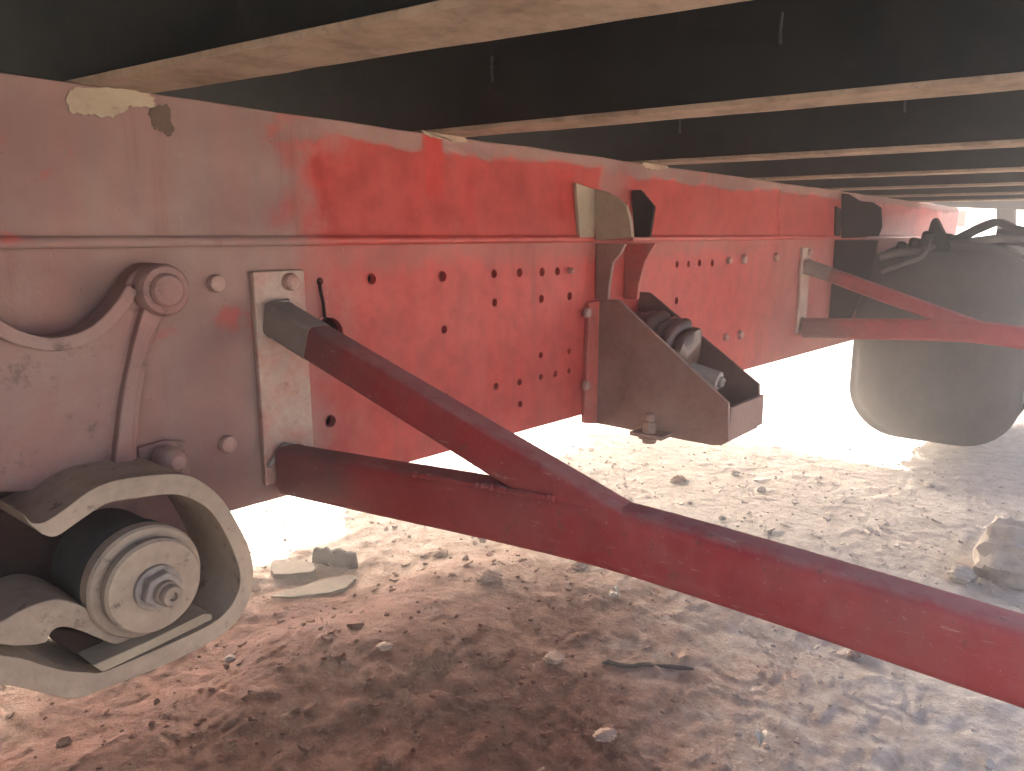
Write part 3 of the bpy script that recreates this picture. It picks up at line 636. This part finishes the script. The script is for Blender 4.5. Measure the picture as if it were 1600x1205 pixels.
def on_ground(px, py):
    g = PZ(px, py, 0)
    for _ in range(5): g = PZ(px, py, gz(g.x, g.y))
    return g
def stick(a, b, r, mat, name, label, cat, n=12, lift=.6, bend=.004):
    A, B = on_ground(*a), on_ground(*b); A.z += r*lift; B.z += r*lift; k = 12; pts = [A.lerp(B, i/k) for i in range(k+1)]
    pts = [p+Vector((random.uniform(-1, 1), random.uniform(-1, 1), random.uniform(-.5, .8)))*bend for p in pts]
    bmx = bmesh.new(); tube(bmx, pts, [r*(1+random.uniform(-.12, .12))*(1 if 0 < i < k else .8) for i in range(k+1)], n)
    o = obj(name, bmx, mat, None, smooth=40); tag(o, label, cat); return o
stick((492,876),(556,884),.022,M['bark'],'wood_log','short dark stub of wood lying behind the earth mound','log',14,.55)
def slab(pts, th, mat, name, label, cat):
    q = [on_ground(*p) for p in pts]; z = max(p.z for p in q); bmx = bmesh.new()
    q = smooth_path(q, 4, True); q = [Vector((p.x+random.uniform(-.003, .003), p.y+random.uniform(-.003, .003), p.z*.3+z*.7-.004)) for p in q]
    prism(bmx, q, (0, 0, th)); o = obj(name, bmx, mat, None, .002); tag(o, label, cat); return o
slab([(424,893),(432,884),(480,888),(494,896),(484,906),(430,904)], .015, M['wood'], 'wood_block', 'brown flat wood block left of the dark stub', 'wood')
slab([(420,934),(470,917),(540,902),(556,908),(530,926),(470,934)], .007, M['wood'], 'bark_strip', 'long brown strip of bark in front of the dark stub', 'bark')
stick((942,1038),(1085,1046),.0042,M['bark'],'twig','dark twig half buried in the red foreground earth','twig',8,.25,.004)
def leaf_obj(px, py, ln, wd, rot, label):
    g = on_ground(px, py); bmx = bmesh.new(); n = 10; L, R, C_ = [], [], []
    for i in range(n+1):
        t = i/n; wv = wd*math.sin(math.pi*t)**.8; up = .010*math.sin(math.pi*t)+.004*t
        L.append(bmx.verts.new((t*ln-ln/2, wv, up+.004))); C_.append(bmx.verts.new((t*ln-ln/2, 0, up))); R.append(bmx.verts.new((t*ln-ln/2, -wv, up+.005)))
    for i in range(n):
        bmx.faces.new((L[i], C_[i], C_[i+1], L[i+1])); bmx.faces.new((C_[i], R[i], R[i+1], C_[i+1]))
    bmesh.ops.remove_doubles(bmx, verts=bmx.verts, dist=1e-5)
    bmesh.ops.solidify(bmx, geom=bmx.faces[:], thickness=.0006)
    bmesh.ops.rotate(bmx, verts=bmx.verts, matrix=Matrix.Rotation(rot, 3, 'Z')); bmesh.ops.translate(bmx, verts=bmx.verts, vec=(g.x, g.y, g.z+.006))
    o = obj('dry_leaf', bmx, M['leaf'], None, smooth=60); tag(o, label, 'leaf', 'dry leaves on the ground'); return o
leaf_obj(1188,1164,.030,.009,.3,'pale dry leaf on the pale ground at the bottom, below the long bar')
leaf_obj(962,932,.018,.005,1.2,'tiny pale leaf on the mound under the fork of the bars')

# ------------------------------------------------------------------ haze veil
bm = bmesh.new(); box(bm, -62, 92, -62, 92, -1.2, 1.20)  # volume added to imitate lens glare around the bright gaps
hz = obj('haze', bm, M['soil'], None); hm = bpy.data.materials.new('haze veil'); hm.use_nodes = True
for n in list(hm.node_tree.nodes):
    if n.type != 'OUTPUT_MATERIAL': hm.node_tree.nodes.remove(n)
pv = hm.node_tree.nodes.new('ShaderNodeVolumePrincipled'); pv.inputs['Color'].default_value = (.95, .95, .95, 1)
pv.inputs['Density'].default_value = HAZE; pv.inputs['Anisotropy'].default_value = .8
out = [n for n in hm.node_tree.nodes if n.type == 'OUTPUT_MATERIAL'][0]
hm.node_tree.links.new(pv.outputs[0], out.inputs['Volume']); hz.data.materials.clear(); hz.data.materials.append(hm)
tag(hz, 'pale haze veil added in place of lens glare', 'haze', kind='stuff')
